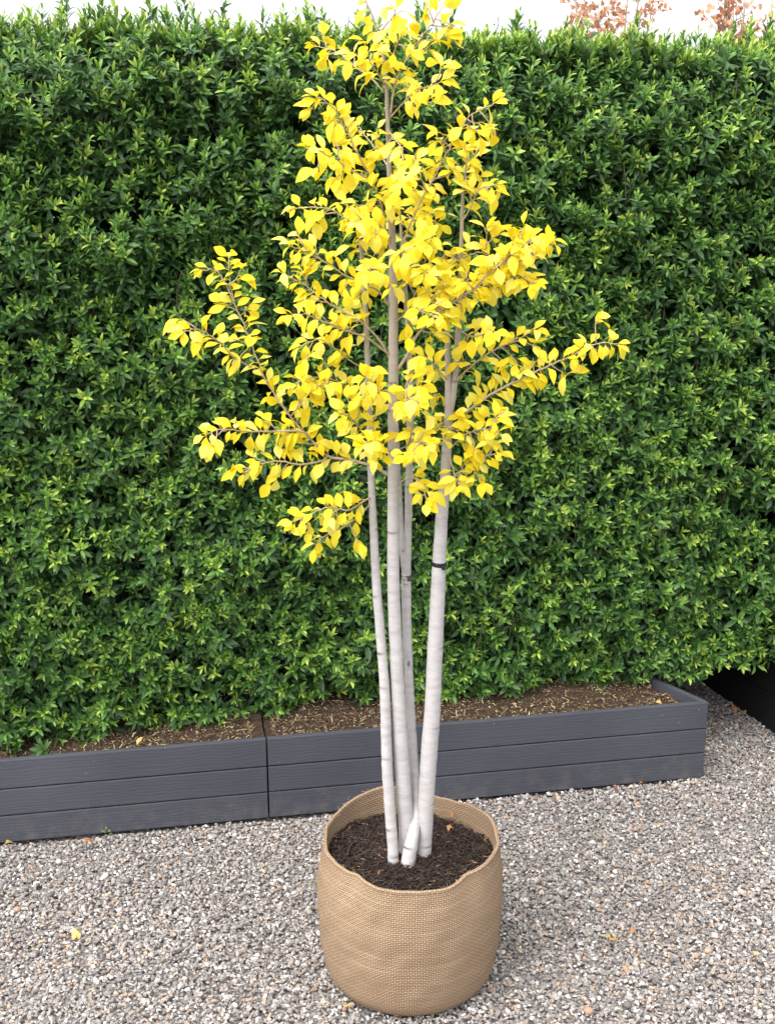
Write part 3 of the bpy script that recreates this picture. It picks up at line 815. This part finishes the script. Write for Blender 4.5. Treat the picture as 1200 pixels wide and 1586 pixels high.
# branches: stem they leave, pixel path, how far the tip comes forward (-) or goes back (+), leaf density, first leaf
BR = [
 ('B', [(604,180),(612,129),(627,96),(650,62),(671,33),(684,12)], -.06, 1.0, .15),
 ('B', [(594,142),(575,121),(546,100),(521,79),(492,72)], .05, 1.0, .15),
 ('B', [(604,182),(625,158),(650,138),(682,128)], -.10, 1.3, .3),
 ('B', [(606,385),(598,358),(588,308),(571,271),(554,237),(533,196),(513,163),(490,150)], -.14, 1.5, .15),
 ('B4', [(571,276),(542,262),(512,242),(474,226)], -.20, 1.2, .2),
 ('B', [(608,420),(626,370),(645,325),(667,283),(687,246),(708,204),(733,175),(766,160)], -.08, 1.15, .25),
 ('B', [(606,430),(580,382),(545,345),(505,322),(456,322)], -.02, 1.15, .25),
 ('G', [(714,345),(729,320),(742,292),(766,285)], -.05, .9, .3),
 ('G', [(716,310),(721,268),(735,240),(742,226)], .02, 1.0, .2),
 ('B', [(605,476),(585,450),(561,440),(532,424),(488,396),(450,380)], -.12, 1.1, .25),
 ('B', [(606,560),(590,530),(564,502),(535,484),(501,464),(475,443),(438,422)], .02, 1.1, .3),
 ('B', [(606,552),(570,524),(536,512),(500,497),(474,487),(446,488)], -.16, .9, .35),
 ('A', [(570,575),(545,560),(520,541),(494,526),(464,536)], -.10, .9, .3),
 ('B', [(606,738),(577,722),(540,712),(507,706),(482,681),(450,646),(415,595),(399,557),(380,507),(361,465),(352,400)], -.05, 1.0, .12),
 ('L', [(396,572),(364,554),(336,526),(307,510),(286,512)], -.12, 1.1, .15),
 ('L', [(482,680),(466,668),(425,668),(374,667),(342,665),(319,672)], -.12, 1.05, .1),
 ('L', [(507,706),(498,714),(463,719),(431,714),(398,719),(378,732)], -.10, 1.2, .05),
 ('L', [(362,468),(350,440),(336,420),(316,418)], -.02, 1.0, .3),
 ('A', [(573,640),(551,611),(520,589),(488,584),(446,597)], -.12, 1.0, .3),
 ('A', [(573,690),(560,668),(545,650),(528,640)], -.14, 1.0, .3),
 ('A', [(577,768),(560,778),(539,790),(507,786),(478,798),(454,808)], -.12, 1.0, .1),
 ('A', [(577,776),(555,800),(529,818),(500,832),(488,848)], -.06, .9, .25),
 ('B', [(614,575),(633,546),(644,522),(665,497),(693,473),(728,452),(756,424),(777,406),(812,378),(852,372)], -.16, 1.9, .25),
 ('G', [(712,470),(730,450),(760,440),(800,428),(826,440)], -.16, 1.9, .2),
 ('G', [(713,440),(740,425),(770,412),(800,390),(824,368)], -.20, 1.8, .3),
 ('L', [(450,646),(470,618),(488,600),(512,590)], -.08, 1.1, .2),
 ('G', [(713,400),(735,392),(752,384),(753,352)], -.05, .9, .45),
 ('F', [(694,654),(728,634),(756,613),(791,594),(826,578),(854,564),(889,550),(920,532),(957,533)], -.10, 1.4, .1),
 ('D', [(634,730),(645,700),(661,676),(680,660),(700,640)], -.07, .8, .3),
 ('G', [(707,590),(714,581),(742,557),(770,540),(798,525),(828,512)], -.05, 1.05, .15),
 ('F', [(692,700),(710,682),(728,669),(756,664),(774,672)], -.10, 1.1, .25),
 ('F', [(690,752),(700,742),(721,725),(749,708),(772,702)], -.08, 1.1, .25),
 ('B', [(616,752),(630,740),(646,742),(656,758),(660,775)], -.10, 1.0, .3),
 ('F', [(692,700),(700,722),(706,745),(716,752)], -.12, 1.0, .4),
 ('B', [(612,640),(622,625),(634,618),(648,622)], -.22, 1.6, .3),
 ('B', [(606,700),(590,690),(578,684),(560,690)], -.2, 1.5, .3),
 ('B', [(612,700),(630,690),(648,684),(664,690)], -.18, 1.3, .3),
 ('B', [(604,640),(590,615),(580,596),(566,586)], -.16, 1.2, .4),
 ('D', [(634,600),(648,588),(662,575),(676,560)], .12, 1.0, .3),
 ('D', [(634,660),(646,640),(660,620),(676,610)], .10, 1.0, .3),
 ('B', [(610,500),(630,485),(650,480),(676,492)], -.22, 1.4, .3),
 ('D', [(630,480),(645,450),(656,420),(660,395)], -.08, 1.2, .2),
 ('D', [(624,400),(640,370),(656,350),(668,330)], .08, 1.3, .2),
 ('A', [(564,440),(575,410),(580,380),(574,350)], .05, 1.1, .2),
 ('F', [(698,430),(690,400),(682,378),(668,360)], -.08, 1.3, .2),
 ('G', [(712,460),(690,440),(672,425),(655,420)], -.18, 1.3, .2),
 ('B', [(602,260),(590,240),(570,215),(556,196)], .10, 1.2, .2),
 ('B', [(604,300),(622,282),(640,268),(652,250)], .10, 1.2, .2),
 ('B', [(606,340),(600,310),(612,290),(630,276)], -.20, 1.4, .2),
 ('B', [(606,370),(588,350),(566,340),(548,345)], -.22, 1.4, .2),
 ('B', [(608,420),(624,400),(640,385),(650,372)], -.24, 1.5, .2),
 ('B', [(606,440),(590,425),(578,416),(566,420)], -.22, 1.4, .2),
 ('G', [(710,510),(728,520),(746,518),(766,512)], -.14, 1.1, .2),
 ('F', [(694,590),(676,570),(664,556),(650,552)], -.12, 1.1, .2),
 ('B', [(598,110),(606,90),(614,70),(622,52)], -.10, 1.2, .2),
 ('B', [(586,56),(596,40),(606,28),(612,18)], -.06, 1.2, .2),
 ('B', [(600,200),(612,215),(622,230),(624,246)], -.12, 1.0, .2),
 ('B', [(595,130),(585,112),(572,92),(566,70)], -.08, 1.2, .2),
]
YV = []
YT = [.05, .2, .35, .5, .62, .74, .86, .97]
for k in range(16):
    L = rng.uniform(.0305, .037); W = L * rng.uniform(.50, .64)
    v, t = leaf_shape(L, W, ell(.54, .95), (0, .12, .28, .46, .64, .8, .92, 1), rng.uniform(.25, .9), rng.uniform(.05, .35), rng.normal(0, .25), rng.uniform(.004, .009), .012)
    YV.append((v, t, {'tint': np.full(len(v), YT[k % 8])}))
LPOS, LDIR, LNRM, LSZ = [], [], [], []
CAMV = np.array((0, -1, .35))
def add_leaf(p, dr, sz):
    dr = norm(dr)
    nr = norm(CAMV * rng.uniform(.3, .9) + np.array((0, 0, 1.)) * rng.uniform(.4, 1.2) + rng.normal(0, .36, 3))
    LPOS.append(p); LDIR.append(dr); LNRM.append(nr); LSZ.append(sz)
BPATH = {}
for bi, (st, pts, dY, dens, first) in enumerate(BR):
    if bi >= 38: dens *= .62       # short inner branches carry fewer leaves
    n = 4 * len(pts) + 4
    if st in STP: Y0 = stem_Y(st, pts[0][1])
    else:
        ref = BPATH['B4' if st == 'B4' else 'L']; q = proj(ref)
        Y0 = float(ref[np.argmin(np.hypot(q[:, 0] - pts[0][0], q[:, 1] - pts[0][1])), 1])
    w0 = 5.2 if len(pts) > 8 else 3.6 if len(pts) > 5 else 2.7
    rows_ = [(a, b, w0 + (1.5 - w0) * i / (len(pts) - 1)) for i, (a, b) in enumerate(pts)]
    P, w = px_path(rows_, Y0, Y0 + dY, n)
    P = P + np.column_stack([rng.normal(0, .0012, n), np.zeros(n), rng.normal(0, .0012, n)]) * np.linspace(0, 1, n)[:, None]
    if bi == 3: BPATH['B4'] = P
    if bi == 13: BPATH['L'] = P
    v, t = tube(P - TB, w, 7)
    tl = np.linspace(0, 1, n); ch = [(v, t, {})]
    arc = np.concatenate([[0], np.cumsum(np.linalg.norm(np.diff(P, axis=0), axis=1))]); Ltot = arc[-1]
    step = .0074 / dens; a = first * Ltot + rng.uniform(0, step); sgn = 1
    side0 = norm(np.cross(P[-1] - P[0], CAMV))
    while a < Ltot:
        p = np.array([np.interp(a, arc, P[:, c]) for c in range(3)])
        p2 = np.array([np.interp(min(a + .01, Ltot), arc, P[:, c]) for c in range(3)]); tg = norm(p2 - p + 1e-6)
        side = norm(np.cross(tg, CAMV)) * sgn; sgn = -sgn
        f = a / Ltot
        u = rng.random()
        if u < .13 and f < .93:      # a short spur with a tuft of leaves
            ln = rng.uniform(.02, .05)
            e = p + norm(tg * .6 + side * .9 + rng.normal(0, .35, 3)) * ln
            tw = smooth_path([p, (p + e)/2 + rng.normal(0, .003, 3), e], 5)
            ch.append((*(lambda q_: (q_[0], q_[1]))(tube(tw - TB, np.linspace(.0014, .0008, 5), 4)), {}))
            td = norm(e - p)
            for q_ in range(int(rng.integers(3, 6))):
                add_leaf(tw[int(rng.integers(2, 5))], td * rng.uniform(.3, 1) + rng.normal(0, .65, 3) + np.array((0, 0, -.1)), rng.uniform(.7, 1.05))
        else:
            dr = tg * rng.uniform(.25, .8) + side * rng.uniform(.5, 1.0) + rng.normal(0, .28, 3) + np.array((0, 0, rng.uniform(-.2, .38)))
            add_leaf(p, dr, rng.uniform(.75, 1.12) * (1 - .22 * f))
        a += step * rng.uniform(.6, 1.4)
    tg = norm(P[-1] - P[-3])
    for q_ in range(3): add_leaf(P[-1], tg + rng.normal(0, .5, 3), rng.uniform(.6, .9))
    v, t, _ = merge(ch); obj('branch', tri_mesh('branch', v, t), M_TWIG, tree)
# the leader's own leaves
for key, lo in (('B', 330), ('D', 520), ('A', 520), ('G', 420), ('F', 520)):
    q = proj(STP[key])
    for i in range(len(q)):
        if q[i, 1] < lo and rng.random() < .55: add_leaf(STP[key][i], rng.normal(0, .7, 3) + np.array((rng.choice((-.8, .8)), -.3, .2)), rng.uniform(.65, 1.0))
LPOS, LDIR, LNRM, LSZ = map(np.array, (LPOS, LDIR, LNRM, LSZ))
# blades droop: turn the tips down a little
LDIR = norm(LDIR + np.array((0, 0, -.08)))
LR = frames(LDIR, LNRM); nl = len(LPOS); LK = rng.integers(0, 16, nl)
print('yellow leaves', nl)
pj = proj(LPOS + LDIR * .02)
inside = (pj[:, 0] > 5) & (pj[:, 0] < 1195) & (pj[:, 1] > 5)
facing = np.abs((LR[:, :, 2] * norm(np.array((0, 0, CAMH)) - LPOS)).sum(1))
score = inside * LSZ**2 * (.25 + facing) * np.exp(-(LPOS[:, 1] - 2.15) * 4)
pick = np.argsort(-score)[:300]; rest = np.ones(nl, bool); rest[pick] = False
YM = [tri_mesh('leaf', v, t, True, a) for v, t, a in YV]
for i in pick:
    o = obj('leaf', YM[LK[i]], M_YEL, tree)
    o.matrix_local = Matrix.LocRotScale(Vector(LPOS[i] - TB), Matrix(LR[i].tolist()), Vector((LSZ[i],) * 3))
V, T, A = scatter(YV, LK[rest], LR[rest], LPOS[rest] - TB, LSZ[rest])
tag(obj('leaves', tri_mesh('leaves', V, T, True, A), M_YEL, tree), kind='stuff')

# ties
def ring(name, key, py, width, grow, mat, knot):
    q = proj(STP[key]); i = int(np.argmin(np.abs(q[:, 1] - py))); c = STP[key][i]; tg = norm(STP[key][i+2] - STP[key][i-2])
    wpx = np.interp(-py, [-p[1] for p in STEMS[key][0]], [p[2] for p in STEMS[key][0]]); r = wpx/F*q[i, 2]*.5 + grow
    path = [c + tg * (k - 2) * width / 4 - TB for k in range(5)]
    v, t = tube(path, [r*.985, r, r*1.01, r, r*.985], 20); ch = [(v, t, {})]
    bv, bt_ = box(-.004, .004, -.003, .003, -.0045, .0045, .0008); ch.append((bv + c + np.array((r*.55, -r*.85, -.004)) - TB, bt_, {}))
    if knot:
        tv, tt_ = tube(smooth_path([c + (r*.8, -r*.6, 0), c + (r + .006, -r, .003), c + (r + .014, -r, .011)], 6) - TB, .0009, 5); ch.append((tv, tt_, {}))
    v, t, _ = merge(ch); obj(name, tri_mesh(name, v, t), mat, tree)
ring('tree_tie', 'F', 872, .0085, .0012, M_STRAP, False)
ring('wire_tie', 'D', 891, .002, .0011, M_WIRE, True)

# ------------------------------------------------------------------ fallen leaves and odd stones
def fallen(px, py, z, size, mat, label, curl=.45, lobes=False, name='fallen_leaf'):
    size *= .8
    v, t = leaf_shape(size, size * .62, ell(.5), (0, .13, .30, .48, .66, .82, .93, 1), curl * rng.uniform(.6, 1.2), .35, rng.normal(0, .4), size*.2, .03)
    if lobes:
        ch = [(v, t, {})]
        for a_ in (-.9, .9):
            c, s_ = cos(a_), sin(a_); ch.append((v * .7 @ np.array([(c, -s_, 0), (s_, c, 0), (0, 0, 1)]).T + (0, size*.25, .001), t, {}))
        v, t, _ = merge(ch)
    v = v - v.mean(0); v[:, 2] -= v[:, 2].min()
    o = obj(name, tri_mesh(name, v, t), mat); p = onz(px, py, z)
    o.location = p; o.rotation_euler = (rng.normal(0, .18), rng.normal(0, .18), rng.uniform(0, 6.28))
    tag(o, label, 'leaf', 'fallen leaves'); return o
G_ = .006
fallen(137, 1309, G_, .040, M_ORANGE, 'orange brown leaf lying at the foot of the planter, on the left of the seam')
fallen(16, 1313, G_, .045, M_GOLD, 'tan leaf against the planter foot at the far left edge')
fallen(945, 1460, G_, .042, M_GOLD, 'largest yellow lobed leaf on the gravel right of the burlap bag', .3, True)
fallen(979, 1444, G_, .022, M_ORANGE, 'small orange leaf just behind the yellow lobed one')
fallen(994, 1219, G_, .030, M_ORANGE, 'curled orange leaf leaning on the corner planter', .9)
fallen(952, 1224, G_, .026, M_BROWN, 'brown leaf against the corner planter, beside the curled orange one', .8)
fallen(1139, 1101, G_, .030, M_ORANGE, 'orange leaf beside the black plank edging')
fallen(1152, 1107, G_, .034, M_GOLD, 'dull yellow leaf beside the black plank edging')
fallen(537, 1563, G_, .028, M_GOLD, 'yellow leaf beside the left foot of the burlap bag', .5, True)
fallen(781, 1557, G_, .024, M_ORANGE, 'orange leaf on the gravel at the right foot of the burlap bag')
fallen(807, 1476, G_, .022, M_GOLD, 'small yellow leaf on the gravel close to the right side of the bag')
fallen(120, 1450, G_, .032, M_GOLD, 'pale yellow crumpled leaf on the open gravel left of the bag', .5, True)
fallen(698, 1264, .296, .022, M_ORANGE, 'narrow orange leaf on the dark soil in the bag, nearer the back rim')
fallen(697, 1284, .296, .020, M_ORANGE, 'orange leaf on the dark soil in the bag, right of the pale trunks')
fallen(218, 1152, .235, .034, M_GOLD, 'tan leaf standing on edge in the left planter soil', .7)
fallen(545, 1110, .24, .028, M_BROWN, 'red brown leaf on the planter soil left of the trunks')
fallen(1034, 1084, .235, .034, M_ORANGE, 'orange leaf on the soil in the planter corner')
fallen(1020, 1090, .235, .028, M_GOLD, 'straw coloured leaf on the soil in the planter corner')
fallen(1150, 1567, G_, .022, M_BROWN, 'rusty leaf on the gravel in the bottom right corner')
def big_stone(px, py, r, col, label, stretch=(1.4, .9, .6)):
    import bmesh
    bm = bmesh.new(); bmesh.ops.create_icosphere(bm, subdivisions=2, radius=1)
    W = Wobble(3, 2.2, seed=int(px))
    for v in bm.verts:
        f = 1 + .12 * float(W(np.array(v.co))[0]); v.co = Vector((v.co.x*stretch[0]*f*r, v.co.y*stretch[1]*f*r, v.co.z*stretch[2]*f*r))
    me = bpy.data.meshes.new('pebble'); bm.to_mesh(me); bm.free()
    at_ = me.attributes.new('tint', 'FLOAT', 'POINT'); at_.data.foreach_set('value', np.full(len(me.vertices), col, np.float32))
    for p in me.polygons: p.use_smooth = True
    o = obj('pebble', me, M_STONE); o.location = onz(px, py, .006); o.rotation_euler = (0, .1, rng.uniform(0, 3))
    tag(o, label, 'stone', 'pebbles that stand out of the gravel')
big_stone(162, 1358, .0105, .88, 'long white pebble on the gravel left of the bag, in front of the planter', (1.6, .8, .6))
big_stone(78, 1386, .0085, .03, 'black oval pebble nearest the left edge of the picture')
big_stone(198, 1364, .0085, .06, 'dark grey pebble just right of the long white pebble')
big_stone(27, 1409, .0095, .965, 'red brown pebble by the left edge, below the black oval one', (1.1, .9, .7))
big_stone(972, 1557, .0095, .05, 'round slate grey pebble near the bottom, right of the bag', (1.1, 1, .8))
big_stone(911, 1566, .0100, .965, 'dark red brown pebble near the bottom, left of the slate grey one', (1.1, 1, .8))
big_stone(1096, 1472, .0085, .94, 'orange tan pebble on the gravel at the right', (1.1, 1, .7))
big_stone(91, 1335, .0080, .87, 'white square pebble just in front of the planter at the left', (1, .9, .8))
# a weed sprouting at the planter's foot
wd = onz(166, 1296, 0); wo = empty('weed', wd); tag(wo, 'tiny green weed sprouting from the gravel at the foot of the planter', 'weed')
for k in range(7):
    v, t = leaf_shape(.010, .005, ell(.55), (0, .3, .6, .85, 1), .4, .3); a_ = k * 2.4
    R = frames(np.array([(cos(a_), sin(a_), .9)]), np.array([(0, -.2, 1.)]))[0]
    obj('leaf', tri_mesh('leaf', v @ R.T + (cos(a_)*.006, sin(a_)*.006 - .004, .008 + .002*k), t), M_GREEN, wo)
